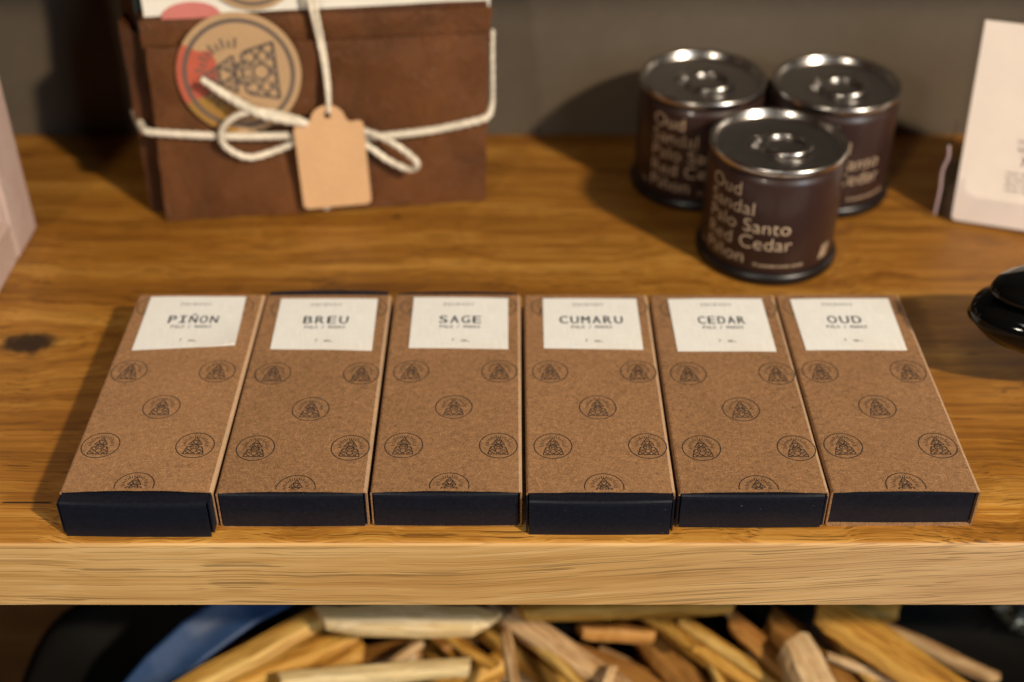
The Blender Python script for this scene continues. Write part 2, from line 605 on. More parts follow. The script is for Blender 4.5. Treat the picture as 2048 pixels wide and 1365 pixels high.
# ------------------------------------------------------------------ emblem: ring, rays, tiled two-step pyramid
def clip_seg(a, b, poly):
    """part of segment a-b inside a convex CCW polygon"""
    t0, t1 = 0.0, 1.0
    d = (b[0] - a[0], b[1] - a[1])
    for i in range(len(poly)):
        p, q = poly[i], poly[(i + 1) % len(poly)]
        nx, ny = -(q[1] - p[1]), q[0] - p[0]
        num = nx * (a[0] - p[0]) + ny * (a[1] - p[1])
        den = nx * d[0] + ny * d[1]
        if abs(den) < 1e-9:
            if num < 0:
                return None
            continue
        t = -num / den
        if den > 0:
            t0 = max(t0, t)
        else:
            t1 = min(t1, t)
    if t0 >= t1:
        return None
    return ((a[0] + d[0] * t0, a[1] + d[1] * t0), (a[0] + d[0] * t1, a[1] + d[1] * t1))


def emblem_lines(double_ring=False):
    L = []                                                # (p, q, half width) in units of the ring radius
    n = 44
    for k in range(n):
        a, b = 2 * math.pi * k / n, 2 * math.pi * (k + 1) / n
        L.append(((math.cos(a), math.sin(a)), (math.cos(b), math.sin(b)), 0.026))
    cx, cy = 0.0, 0.12
    for k in range(19):
        a = R(-12 + 204 * k / 18)
        r0, r1 = 0.50, (0.70 if k % 2 == 0 else 0.64)
        L.append(((cx + r0 * math.cos(a), cy + r0 * math.sin(a)), (cx + r1 * math.cos(a), cy + r1 * math.sin(a)), 0.019))
    tri = [(-0.35, 0.07), (0.35, 0.07), (0.0, 0.66)]
    trap = [(-0.54, -0.70), (0.54, -0.70), (0.41, -0.16), (-0.41, -0.16)]
    w = 0.022
    for poly in (tri,):
        for i in range(3):
            L.append((poly[i], poly[(i + 1) % 3], w))
    L += [(trap[0], trap[1], w), (trap[1], trap[2], w), (trap[3], trap[0], w)]
    # inner triangles of the top step
    mids = [((tri[i][0] + tri[(i + 1) % 3][0]) / 2, (tri[i][1] + tri[(i + 1) % 3][1]) / 2) for i in range(3)]
    for i in range(3):
        L.append((mids[i], mids[(i + 1) % 3], w))
    for c0 in ((-0.165, 0.16), (0.165, 0.16), (0.0, 0.44)):
        for k in range(8):
            a, b = 2 * math.pi * k / 8, 2 * math.pi * (k + 1) / 8
            L.append(((c0[0] + 0.06 * math.cos(a), c0[1] + 0.06 * math.sin(a)), (c0[0] + 0.06 * math.cos(b), c0[1] + 0.06 * math.sin(b)), 0.012))
    # scalloped joint and lattice of the lower step
    sc = [(-0.41, -0.16), (-0.32, -0.07), (-0.20, -0.14), (-0.20, 0.0), (0.0, 0.07), (0.20, 0.0), (0.20, -0.14), (0.32, -0.07), (0.41, -0.16)]
    for p, q in zip(sc, sc[1:]):
        L.append((p, q, w))
    L += [((-0.20, 0.0), (0.20, -0.14), 0.018), ((0.20, 0.0), (-0.20, -0.14), 0.018)]
    cc, cr = (0.0, -0.42), 0.155
    for k in range(16):
        a, b = 2 * math.pi * k / 16, 2 * math.pi * (k + 1) / 16
        L.append(((cc[0] + cr * math.cos(a), cc[1] + cr * math.sin(a)), (cc[0] + cr * math.cos(b), cc[1] + cr * math.sin(b)), w))
    for s in (-1, 1):
        for j in range(-5, 6):
            c = j * 0.235 + 0.06
            a, b = (-1.2, -0.42 + s * (-1.2) * 0.8 + c), (1.2, -0.42 + s * 1.2 * 0.8 + c)
            seg = clip_seg(a, b, trap)
            if not seg:
                continue
            # leave the rosette in the middle open
            N = 12
            pts = [(seg[0][0] + (seg[1][0] - seg[0][0]) * i / N, seg[0][1] + (seg[1][1] - seg[0][1]) * i / N) for i in range(N + 1)]
            run = []
            for p in pts:
                if math.hypot(p[0] - cc[0], p[1] - cc[1]) > cr:
                    run.append(p)
                else:
                    if len(run) > 1:
                        L.append((run[0], run[-1], 0.019))
                    run = []
            if len(run) > 1:
                L.append((run[0], run[-1], 0.019))
    return L


EMB = emblem_lines()


def stroke(mb, lines, place, scale, rot=0.0, mi=1, clip=None, wide=1.0):
    """draw the lines as thin flat quads; place(x, y) lifts a 2-D point onto the surface"""
    c, s = math.cos(rot), math.sin(rot)
    for p, q, w in lines:
        a = (scale * (p[0] * c - p[1] * s), scale * (p[0] * s + p[1] * c))
        b = (scale * (q[0] * c - q[1] * s), scale * (q[0] * s + q[1] * c))
        if clip:
            sg = clip(a, b)
            if not sg:
                continue
            a, b = sg
        dx, dy = b[0] - a[0], b[1] - a[1]
        ln = math.hypot(dx, dy) or 1e-9
        nx, ny = -dy / ln * w * scale * wide, dx / ln * w * scale * wide
        vs = [place(a[0] - nx, a[1] - ny), place(b[0] - nx, b[1] - ny), place(b[0] + nx, b[1] + ny), place(a[0] + nx, a[1] + ny)]
        mb.add(vs, [(0, 1, 2, 3)], mi)


# ------------------------------------------------------------------ incense boxes
BH, BL = 0.0155, 0.1128


def incense_box(spec):
    x0, x1, yoff, rot, push, bow, word, tw, tcx, lab, ctr, text = (spec[k] for k in
        ('x0', 'x1', 'y', 'rot', 'push', 'bow', 'word', 'tw', 'tcx', 'lab', 'ctr', 'text'))
    x0 += 0.0004
    w = x1 - x0
    root = empty('incense_box', ((x0 + x1) / 2, yoff, 0), R(rot))
    tag(root, text, 'box', 'kraft incense boxes in a row along the shelf edge')
    hw = w / 2
    th, rc = 0.0006, 0.0011

    def top_z(x, y):
        f = max(0.0, 1 - (x / hw) ** 2)
        near = math.exp(-max(0.0, y) / 0.018)
        return BH + bow * f * (0.25 + 0.75 * near) + 0.00012 * noise.noise((x * 60 + x0 * 90, y * 50, 3.1))

    # sleeve: open-ended tube of folded board with soft corners
    mb = MB()
    NX, NY = 14, 16
    ys = [BL * (j / NY) ** 1.15 for j in range(NY + 1)]
    sec = []                                              # outer section, CCW seen from the front: (kind, x, z)
    for i in range(NX + 1):
        sec.append(('t', -hw + rc + (w - 2 * rc) * i / NX, None))
    for k in range(1, 4):
        a = R(90 - 30 * k)
        sec.append(('e', hw - rc + rc * math.cos(a), BH - rc + rc * math.sin(a)))
    sec.append(('s', hw, rc))
    for k in range(1, 4):
        a = R(-30 * k)
        sec.append(('e2', hw - rc + rc * math.cos(a), rc + rc * math.sin(a)))
    sec.append(('b', -hw + rc, 0.0))
    for k in range(1, 4):
        a = R(-90 - 30 * k)
        sec.append(('e2', -hw + rc + rc * math.cos(a), rc + rc * math.sin(a)))
    sec.append(('s', -hw, BH - rc))
    for k in range(1, 3):
        a = R(180 - 30 * k)
        sec.append(('l', -hw + rc + rc * math.cos(a), BH - rc + rc * math.sin(a)))
    n = len(sec)

    def jag(x, y):                                       # slightly fuzzy cut edge
        return 0.00022 * noise.noise((x * 900 + x0 * 50, y * 10, 0.7)) if y < 1e-6 else 0.0
    loops = []
    for inner in (0, 1):
        for y in ys:
            row = []
            for kd, x, z in sec:
                zz = top_z(x, y) if z is None else z
                if kd in ('e', 'l'):
                    zz += top_z(x, y) - BH
                if kd == 's':                            # side walls belly out a touch
                    pass
                if inner:
                    x = max(-hw + th, min(hw - th, x))
                    zz = max(th, min(zz - th if z is None else BH - th, zz))
                row.append((x, y + jag(x, y), zz))
            loops.append(row)
    J = NY + 1
    for j in range(NY):
        for k in range(n):
            k2 = (k + 1) % n
            kd, kd2 = sec[k][0], sec[k2][0]
            worn = (kd2 == 'e' or (kd == 'e' and kd2 == 's'))
            mb.add([loops[j][k], loops[j][k2], loops[j + 1][k2], loops[j + 1][k]], [(0, 3, 2, 1)], 2 if worn else 0, kd == 't' and kd2 == 't')
            mb.add([loops[J + j][k], loops[J + j][k2], loops[J + j + 1][k2], loops[J + j + 1][k]], [(0, 1, 2, 3)], 0)
    for k in range(n):
        k2 = (k + 1) % n
        mb.add([loops[0][k], loops[0][k2], loops[J][k2], loops[J][k]], [(0, 1, 2, 3)], 0)
        mb.add([loops[NY][k], loops[NY][k2], loops[J + NY][k2], loops[J + NY][k]], [(3, 2, 1, 0)], 2)
    # printed emblems, staggered rows
    ox, oy = ctr
    for row in range(-1, 6):
        cols = (26.0,) if row % 2 == 0 else (9.8, 41.8)
        cyy = (1.9 + 20.55 * row) * 0.001 + oy
        for cxm in cols:
            cxx = cxm * 0.001 - 0.025 + ox
            if cyy > BL + 0.004:
                continue

            def clip(a, b, cxx=cxx, cyy=cyy):
                e = 0.0005
                return clip_seg(a, b, [(-hw + e - cxx, e - cyy), (hw - e - cxx, e - cyy), (hw - e - cxx, BL - e - cyy), (-hw + e - cxx, BL - e - cyy)])
            stroke(mb, EMB, lambda x, y, cxx=cxx, cyy=cyy: (x + cxx, y + cyy, top_z(x + cxx, y + cyy) + 0.00005), 0.0064,
                   rot=R(random.uniform(-1.5, 1.5)), clip=clip, mi=1)
    mb.build('sleeve', [M['kraft'], M['ink'], M['kraft_edge']], root)

    # tray: black drawer inside the sleeve, with a folded front flap
    mb = MB()
    y0 = -push
    mb.box(-hw + 0.0011, hw - 0.0011, y0 + 0.0012, y0 + 0.1128, 0.0011 if push < 0.003 else 0.0009, BH - 0.0012)
    # folded front panel: slightly bowed sheet, its top edge rolled back
    NXp = 16
    rows = []
    tw0, tw1 = -hw + 0.0010, hw - 0.0014
    drop = 0.0008 if push < 0.003 else 0.0001
    for i in range(NXp + 1):
        f = i / NXp
        x = tw0 + (tw1 - tw0) * f
        bulge = 0.0005 * math.sin(math.pi * f) + spec['skew'] * f
        top = BH - 0.00085 - 0.0002 * math.cos(math.pi * (f - 0.5)) * (1 if push > 0.003 else 0)
        rows.append([(x, y0 + 0.0055, top + 0.00002), (x, y0 + 0.0008 - bulge * 0.3, top), (x, y0 + 0.0002 - bulge, top - 0.0004), (x, y0 - bulge, top - 0.0012),
                     (x, y0 - bulge * 1.2, BH * 0.5), (x, y0 - bulge * 0.5, drop)])
    for i in range(NXp):
        for k in range(5):
            mb.add([rows[i][k], rows[i + 1][k], rows[i + 1][k + 1], rows[i][k + 1]], [(3, 2, 1, 0)], 0, True)
    # its thickness at the two ends and the corner flaps tucked behind
    for e, sx in ((0, -1), (NXp, 1)):
        pts = rows[e]
        back = [(p[0], p[1] + 0.0006, p[2]) for p in pts]
        for k in range(1, 5):
            mb.add([pts[k], pts[k + 1], back[k + 1], back[k]], [(0, 1, 2, 3)], 0)
        xe = pts[3][0]
        mb.box(xe - 0.0003 + (0.0007 if sx > 0 else -0.0007), xe + 0.0003 + (0.0007 if sx > 0 else -0.0007), y0 + 0.0006, y0 + 0.0075, 0.0012, BH - 0.0015)
    if spec.get('rear'):                                 # the far end flap stands out behind the sleeve
        yb, n = spec['rear'], 12
        vs = []
        for i in range(n + 1):
            f = i / n
            zt = BH - 0.0004 + 0.0009 * math.sin(math.pi * f) ** 0.6
            x = -hw + 0.0012 + (2 * hw - 0.0026) * f
            vs += [(x, BL + 0.0003, zt), (x, BL + yb, zt), (x, BL + yb, 0.0012), (x, BL + 0.0003, 0.0012)]
        for i in range(n):
            for k in range(4):
                q = (i * 4 + k, (i + 1) * 4 + k, (i + 1) * 4 + (k + 1) % 4, i * 4 + (k + 1) % 4)
                mb.add([vs[j] for j in q], [(0, 1, 2, 3)])
        mb.add(vs[:4], [(0, 1, 2, 3)])
        mb.add(vs[-4:], [(3, 2, 1, 0)])
    mb.build('tray', M['black_card'], root)

    # paper label with its words
    mb = MB()
    (ax, ay), (bx, by), (cx, cy), (dx, dy) = [((px - 25.0) * 0.001 + spec.get('ldx', 0), py * 0.001) for px, py in lab]  # back-left, back-right, front-right, front-left
    N = 10

    def lp(u, v):                                         # u left-right, v front-back
        x = (dx + (cx - dx) * u) * (1 - v) + (ax + (bx - ax) * u) * v
        y = (dy + (cy - dy) * u) * (1 - v) + (ay + (by - ay) * u) * v
        curl = spec['curl'] * max(0.0, (u - 0.55) / 0.45) ** 2 * max(0.0, (0.75 - v) / 0.75) ** 2
        return (x, y, top_z(x, y) + 0.00014 + curl + 0.00008 * (1 + noise.noise((u * 2.5, v * 2.5, x0 * 40))))
    grid = [[lp(i / N, j / N) for i in range(N + 1)] for j in range(N + 1)]
    flat = [p for r in grid for p in r]
    K = N + 1
    fs = [(j * K + i, j * K + i + 1, (j + 1) * K + i + 1, (j + 1) * K + i) for j in range(N) for i in range(N)]
    mb.add(flat, fs, 0, True)
    rim = [grid[0][i] for i in range(K)] + [grid[j][N] for j in range(1, K)] + [grid[N][i] for i in range(N - 1, -1, -1)] + [grid[j][0] for j in range(N - 1, 0, -1)]
    low = [(p[0], p[1], top_z(p[0], p[1]) + 0.00002 + (p[2] - top_z(p[0], p[1])) * 0.25) for p in rim]
    mb.add(rim + low, [(i, (i + 1) % len(rim), len(rim) + (i + 1) % len(rim), len(rim) + i)[::-1] for i in range(len(rim))], 0)

    def typed(body, width, height, cxm, cym, stem, mi, tilt=0.0):
        """typewriter letters on an even pitch; each stroke thickened by a slightly shifted copy"""
        pitch = width / (len(body) - 0.28)
        ref, _ = text_mesh('H', 1.0)
        k = height / max(p[1] for p in ref)
        for i, chr_ in enumerate(body):
            if chr_ == ' ':
                continue
            vs, fs = text_mesh(chr_, 1.0)
            a0, a1 = min(p[0] for p in vs), max(p[0] for p in vs)
            kx = k if chr_ in 'I/' else 0.72 * pitch / (a1 - a0)
            c0 = cxm - width / 2 + pitch * (i + 0.36)
            parts = [([((p[0] - (a0 + a1) / 2) * kx, p[1] * k) for p in vs], fs)]
            if chr_ == 'I':
                for yb in (0.0, height * 0.86):
                    h_, w_ = height * 0.14, pitch * 0.30
                    parts.append(([(-w_, yb), (w_, yb), (w_, yb + h_), (-w_, yb + h_)], [(0, 1, 2, 3)]))
            lift = 0
            for pv, pf in parts:
                for sx in (-stem, 0.0, stem):
                    out = []
                    for x, y in pv:
                        X, Y = (x + c0 + sx - 25.0) * 0.001, (y + cym) * 0.001 + tilt * x * 0.001
                        u, v = (X - dx) / (cx - dx), (Y - dy) / (ay - dy)
                        q = lp(min(1, max(0, u)), min(1, max(0, v)))
                        out.append((X, Y, q[2] + 0.00005 + 0.000012 * lift))
                    mb.add(out, pf, mi)
                    lift += 1
    tl = spec.get('tilt', 0.0)
    typed('INCENSO', 12.0, 1.7, tcx - 1.0, 104.9, 0.03, 2, tl)
    typed(word, tw, 4.7, tcx, 93.3, 0.13, 1, tl)
    typed('PALO / MAKKO', 15.2, 1.9, tcx, 90.0, 0.05, 1, tl)
    typed('7  un.', 6.6, 1.8, tcx + 0.6, 81.4, 0.03, 1, tl)
    mb.build('paper_label', [M['label'], M['ink_blue'], M['ink_pale']], root)
    return root


def L4(a, b, c, d):
    return [a, b, c, d]


BOXES = [
    dict(x0=-.1475, x1=-.0972, y=0.0000, rot=-0.1, push=.0048, bow=.0009, skew=.0006, curl=.0012, word='PIÑON', tw=18.8, tcx=25.1, tilt=.01,
         lab=L4((5.5, 111.0), (42.7, 111.2), (43.9, 79.0), (6.0, 76.2)), ctr=(-.0018, .0000),
         text='kraft incense box labelled PIÑON with black tray pulled out and curled label corner'),
    dict(x0=-.0967, x1=-.0471, y=-.0003, rot=0.15, push=.0004, bow=.0007, skew=.0001, curl=0, rear=.0030, word='BREU', tw=16.9, tcx=25.8,
         lab=L4((6.7, 110.2), (44.5, 110.0), (44.9, 76.3), (7.1, 77.4)), ctr=(.0004, -.0009),
         text='kraft incense box labelled BREU, its black tray showing behind the far end'),
    dict(x0=-.0465, x1=.0033, y=0.0, rot=0.0, push=.0004, bow=.0008, skew=.0001, curl=0, rear=.0016, word='SAGE', tw=15.9, tcx=26.6,
         lab=L4((8.0, 110.8), (44.9, 110.2), (45.0, 76.9), (8.0, 77.7)), ctr=(.0000, .0000),
         text='kraft incense box labelled SAGE between the BREU and CUMARU boxes'),
    dict(x0=.0042, x1=.0531, y=-.0001, rot=0.0, push=.0040, bow=.0003, skew=-.0001, curl=0, word='CUMARU', tw=24.0, tcx=26.4,
         lab=L4((8.2, 110.2), (44.8, 110.0), (44.9, 76.8), (8.0, 77.7)), ctr=(.0002, .0000),
         text='kraft incense box labelled CUMARU with its black tray sticking out in front'),
    dict(x0=.0537, x1=.1030, y=-.0004, rot=0.05, push=.0009, bow=.0007, skew=.0000, curl=0, word='CEDAR', tw=17.8, tcx=26.6,
         lab=L4((7.5, 110.0), (44.2, 110.2), (44.5, 75.8), (7.9, 76.0)), ctr=(.0006, -.0009),
         text='kraft incense box labelled CEDAR between the CUMARU and OUD boxes'),
    dict(x0=.1034, x1=.1524, y=.0000, rot=0.1, push=-.0012, bow=.0007, skew=.0003, curl=0, word='OUD', tw=12.8, tcx=24.2,
         lab=L4((5.8, 109.6), (44.3, 110.0), (43.6, 76.2), (6.1, 76.3)), ctr=(-.0009, .0000),
         text='kraft incense box labelled OUD beside the black pot, its black tray set back inside'),
]
for sp in BOXES:
    incense_box(sp)

# ------------------------------------------------------------------ candle cans
CR, CHT = 0.0283, 0.0535


def candle_can(x, y, turn, label):
    root = empty('candle_can', (x, y, 0))
    tag(root, label, 'tin can', 'dark candle cans grouped on the shelf')
    mb = MB()
    mb.lathe([(0.0270, 0.0045), (CR - 0.0002, 0.0050), (CR, 0.0056), (CR, 0.0462), (CR - 0.0003, 0.0474), (CR - 0.0010, 0.0484), (CR - 0.0014, 0.0496), (CR - 0.0013, 0.0508)], 72, cap=False)
    mb.build('can_body', M['can'], root)
    mb = MB()
    mb.lathe([(0.0, 0.0), (0.0288, 0.0), (0.0300, 0.0008), (0.0302, 0.0030), (0.0296, 0.0048), (0.0284, 0.0054)], 72)
    mb.build('base_cap', M['can_base'], root)
    mb = MB()
    mb.lathe([(CR - 0.0010, 0.0506), (CR, 0.0508), (CR + 0.0001, 0.0514), (CR + 0.0001, 0.0530), (CR - 0.0004, 0.0537), (CR - 0.0012, 0.0537), (CR - 0.0017, 0.0531),
              (CR - 0.0021, 0.0520), (CR - 0.0027, 0.0508), (CR - 0.0042, 0.0494), (CR - 0.0050, 0.0490), (CR - 0.0058, 0.0491), (CR - 0.0066, 0.0495), (CR - 0.0074, 0.0496),
              (0.0150, 0.0496), (0.0143, 0.0493), (0.0, 0.0493)], 96)
    lid = mb.build('lid', M['tin'], root)
    # ring pull: tongue, rivet and ring, pointing to the front right
    mb = MB()
    az = R(-20)
    ca, sa = math.cos(az), math.sin(az)

    def P(u, v, z):
        return (u * ca - v * sa, u * sa + v * ca, z)
    n = 40
    ring = [P(0.0030 + 0.0098 * math.cos(2 * math.pi * k / n), 0.0090 * math.sin(2 * math.pi * k / n), 0.0515 + 0.0007 * math.cos(2 * math.pi * k / n)) for k in range(n)]
    vs, fs = [], []
    m = 10
    cen = Vector(P(0.0030, 0, 0.0515))
    for k in range(n):
        p = Vector(ring[k])
        rd = (p - cen)
        rd.z = 0
        rd.normalize()
        for j in range(m):
            a = 2 * math.pi * j / m
            vs.append(p + rd * (0.0018 * math.cos(a)) + Vector((0, 0, 0.0011 * math.sin(a))))
    for k in range(n):
        for j in range(m):
            fs.append((k * m + j, ((k + 1) % n) * m + j, ((k + 1) % n) * m + (j + 1) % m, k * m + (j + 1) % m))
    mb.add(vs, fs, 0, True)
    pts = [(-0.0045, -0.0045), (-0.010, -0.0040), (-0.0125, -0.0022), (-0.0130, 0.0), (-0.0125, 0.0022), (-0.010, 0.0040), (-0.0045, 0.0045)]
    mb.add([P(a, b, z) for z in (0.0504, 0.0515) for a, b in pts],
           [tuple(reversed(range(7))), tuple(range(7, 14))] + [(i, (i + 1) % 7, 7 + (i + 1) % 7, 7 + i) for i in range(7)])
    c0 = P(-0.0088, 0, 0)
    mb.lathe([(0.0022, 0.0494), (0.0022, 0.0519), (0.0015, 0.0524), (0.0, 0.0525)], 20, c=c0[:2])
    mb.build('ring_pull', M['tin'], lid, bevel=0.0002)

    # printed words wrapped round the wall
    mb = MB()
    face = math.atan2(-0.3158 - y, 0.0 - x) + turn       # toward where the front of the can faces

    def wrap(vs, fs, ang0, z0):
        out = []
        for u, v in vs:
            a = face + ang0 + u / CR
            out.append(((CR + 0.00009) * math.cos(a), (CR + 0.00009) * math.sin(a), z0 + v))
        mb.add(out, fs)
    for i, wd in enumerate(('Oud', 'Sandal', 'Palo Santo', 'Red Cedar', 'Piñon')):
        vs, fs = text_mesh(wd, 0.0088, -0.010, 1.02, 'LEFT')
        wrap(vs, fs, R(-57), 0.0395 - 0.00765 * i)
    vs, fs = text_mesh('© essential aroma candle', 0.0021, 0.01, 1.0, 'LEFT')
    wrap(vs, fs, R(-8), 0.0086)
    vs, fs = text_mesh('7 oz', 0.0024, 0.01, 1.0, 'LEFT')
    wrap(vs, fs, R(-70), 0.0090)
    for k in range(3):                                   # slanted three-stroke mark
        b = 0.0018 * k
        wrap([(b, 0), (b + 0.0009, 0), (b + 0.0027, 0.0062), (b + 0.0018, 0.0062)], [(0, 1, 2, 3)], R(52), 0.0088)
    mb.build('printed_lettering', M['can_print'], root)
    return root


candle_can(0.1100, 0.1712, R(0), 'front candle can of the group of three, dark brown with ring-pull lid, nearest the boxes')
candle_can(0.0858, 0.2310, R(13), 'candle can in shade behind the front can, on the side nearer the brown parcel')
candle_can(0.1447, 0.2255, R(33), 'candle can half hidden behind the front can, on the side nearer the card holder')

# ------------------------------------------------------------------ brown paper parcel
LEAN = R(10)
par = empty('gift_parcel', (-0.15524, 0.19539, 0), R(7.453))
tag(par, 'brown paper parcel tied with cream twine and a round kraft sticker, leaning at the wall', 'parcel')


def F(u, v, o=0.0):
    """millimetres along the parcel's front (u), up it (v) and out from it (o)"""
    return (u * 0.001, (v * math.sin(LEAN) - o * math.cos(LEAN)) * 0.001, (v * math.cos(LEAN) + o * math.sin(LEAN)) * 0.001)


def sheet(mb, corners, o0, o1, nu=24, nv=14, warp=0.8, seed=0.0, mi=0, roll=0.0):
    """crumpled slab: corners (u, v) bottom-left, bottom-right, top-right, top-left; o0 back, o1 front"""
    (a, b), (c, d), (e, f), (g, h) = corners

    def uvp(s, t):
        return ((a + (c - a) * s) * (1 - t) + (g + (e - g) * s) * t, (b + (d - b) * s) * (1 - t) + (h + (f - h) * s) * t)
    front = []
    for j in range(nv + 1):
        for i in range(nu + 1):
            s, t = i / nu, j / nv
            u, v = uvp(s, t)
            n1 = noise.noise((u * 0.035 + seed, v * 0.05, seed)) + 0.5 * noise.noise((u * 0.11 + seed, v * 0.13, 2 + seed))
            edge = min(1.0, min(s, 1 - s) * 14, min(t, 1 - t) * 9)
            ju = 0.5 * noise.noise((v * 0.12, seed, 5.0)) * (1 if i in (0, nu) else 0)
            jv = 0.5 * noise.noise((u * 0.09, seed, 9.0)) * (1 if j == nv else 0)
            front.append(F(u + ju, v + jv, o1 + warp * n1 * (0.35 + 0.65 * edge) - roll * (1 - edge)))
    K = nu + 1
    fs = [(j * K + i, j * K + i + 1, (j + 1) * K + i + 1, (j + 1) * K + i) for j in range(nv) for i in range(nu)]
    mb.add(front, fs, mi, True)
    rim = [i for i in range(K)] + [j * K + nu for j in range(1, nv + 1)] + [nv * K + i for i in range(nu - 1, -1, -1)] + [j * K for j in range(nv - 1, 0, -1)]
    st = []
    for t in [(i / nu, 0.0) for i in range(K)] + [(1.0, j / nv) for j in range(1, nv + 1)] + [(i / nu, 1.0) for i in range(nu - 1, -1, -1)] + [(0.0, j / nv) for j in range(nv - 1, 0, -1)]:
        u, v = uvp(*t)
        st.append(F(u, v, o0))
    rv = [front[i] for i in rim]
    n = len(rv)
    mb.add(rv + st, [(i, (i + 1) % n, n + (i + 1) % n, n + i)[::-1] for i in range(n)], mi, False)
    mb.add(st, [tuple(reversed(range(n)))], mi)


mb = MB()                                                # the body: splayed sides, upright back
vs = [F(1, 0.3, -1.5), F(143.5, 0.3, -1.5), F(148.5, 90, -1.5), F(1.0, 90, -1.5)]
bk = [(-0.010, 0.050, 0.0), (0.145, 0.050, 0.0), (0.149, 0.052, 0.092), (-0.013, 0.052, 0.094)]
mb.add(vs + bk, [(0, 1, 2, 3), (7, 6, 5, 4), (0, 4, 5, 1), (1, 5, 6, 2), (2, 6, 7, 3), (3, 7, 4, 0)])
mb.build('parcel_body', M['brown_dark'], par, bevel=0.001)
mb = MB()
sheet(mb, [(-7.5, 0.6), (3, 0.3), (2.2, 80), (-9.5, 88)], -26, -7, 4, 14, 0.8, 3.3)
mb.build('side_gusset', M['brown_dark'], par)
mb = MB()
sheet(mb, [(0.0, 0.2), (144.0, 0.2), (147.6, 77.2), (1.8, 78.5)], -1.2, 3.3, 32, 18, 1.2, 1.7, roll=0.5)
mb.build('front_panel', M['brown_paper'], par)
mb = MB()
sheet(mb, [(0.6, 70), (147.8, 69), (150.0, 87.6), (-0.2, 89.3)], -2.0, -0.1, 30, 8, 0.6, 6.1, roll=0.3)
mb.build('top_flap', M['brown_paper'], par)
mb = MB()
sheet(mb, [(2.5, 82), (149.0, 82), (150.5, 128), (1.0, 128)], -6.0, -2.4, 24, 8, 0.6, 8.2)
for k in range(1):
    ell = [(22 + 12.5 * math.cos(2 * math.pi * i / 40), 89.5 + 6.5 * math.sin(2 * math.pi * i / 40)) for i in range(40)]
    mb.add([F(u, v, -1.35) for u, v in ell], [tuple(range(40))], 1)
mb.build('inner_wrap', [M['white_paper'], M['pink']], par)
mb = MB()
sheet(mb, [(-1.6, 78), (30, 78), (30, 126), (-3.0, 126)], -12, -7.5, 4, 4, 0.3, 4.4)
mb.build('backing_card', M['green'], par)


def sticker(cu, cv, r, o, rot, marks):
    mb = MB()
    n = 64

    def S(x, y, z=0.0):
        return F(cu + x, cv + y, o + z + 0.012 * y)
    mb.add([S(r * math.cos(2 * math.pi * k / n), r * math.sin(2 * math.pi * k / n)) for k in range(n)] +
           [S(r * math.cos(2 * math.pi * k / n), r * math.sin(2 * math.pi * k / n), -0.25) for k in range(n)],
           [tuple(range(n))] + [(k, n + k, n + (k + 1) % n, (k + 1) % n) for k in range(n)], 0)
    if marks:
        # a red printed patch and an ochre stain on the lower half
        a0, a1 = R(148), R(207)
        seg = [(r * 0.995 * math.cos(a0 + (a1 - a0) * k / 14), r * 0.995 * math.sin(a0 + (a1 - a0) * k / 14)) for k in range(15)]
        red = seg + [(-r * 0.52, -r * 0.32), (-r * 0.36, -r * 0.12), (-r * 0.34, r * 0.22), (-r * 0.42, r * 0.40), (-r * 0.62, r * 0.40)]
        mb.add([S(x, y, 0.07) for x, y in red], [tuple(range(len(red)))], 2)
        a0, a1 = R(207), R(262)
        seg = [(r * 0.995 * math.cos(a0 + (a1 - a0) * k / 14), r * 0.995 * math.sin(a0 + (a1 - a0) * k / 14)) for k in range(15)]
        och = seg + [(-r * 0.02, -r * 0.60), (-r * 0.30, -r * 0.42), (-r * 0.55, -r * 0.34)]
        mb.add([S(x, y, 0.07) for x, y in och], [tuple(range(len(och)))], 3)
    stroke(mb, EMB, lambda x, y: S(x, y, 0.14), r * 0.86, rot, 1, wide=1.25)
    ringl = [p for p in EMB[:44]]
    stroke(mb, ringl, lambda x, y: S(x, y, 0.16), r * 0.87, rot, 1, wide=1.5)
    return mb


sticker(39.6, 66.0, 26.3, 5.3, R(92), True).build('round_sticker', [M['sticker'], M['sticker_ink'], M['red'], M['ochre']], par)
sticker(49.0, 112.0, 21.0, -1.2, R(0), False).build('round_sticker', [M['sticker'], M['sticker_ink']], par)

TW = dict(lobes=3, twist=1500.0, n=14, sub=14)
mb = MB()
band = [(-11, 43.8, -24), (-8, 43.6, -12), (-4.2, 42.7, 1.0), (0, 42.3, 4.6), (19.7, 39.9, 5.3), (41, 38.0, 5.5), (62.8, 37.3, 5.8), (75.7, 36.0, 6.2), (92.2, 34.6, 5.8), (117.8, 35.6, 5.4), (135.8, 38.0, 5.2),
        (145.4, 40.0, 4.2), (148.3, 44.5, 1.4), (149.0, 52, 0.3), (149.4, 66.8, -0.4), (150.2, 76.8, -4.6)]
mb.tube([F(*p) for p in band], 0.0017, taper=lambda f: 1.0 if f < 0.72 else max(0.55, 1.0 - (f - 0.72) * 4), **TW)
knot = [(70, 36, 5), (73, 40.5, 8.0), (78, 42, 8.6), (82, 38.5, 8.0), (80, 34, 6), (75, 34, 6), (73, 38, 7.5), (77, 41, 8)]
mb.tube([F(*p) for p in knot], 0.00158, **TW)
loopL = [(74, 38.9, 6), (67, 43.0, 9), (60.6, 46.9, 11), (49.4, 51.2, 14), (38.7, 50.4, 13), (30.6, 44.3, 10), (29.8, 35.8, 8), (39.1, 29.2, 7), (51.2, 31.0, 6), (62.6, 35.2, 6.5), (73, 38.1, 6)]
mb.tube([F(*p) for p in loopL], 0.00145, **TW)
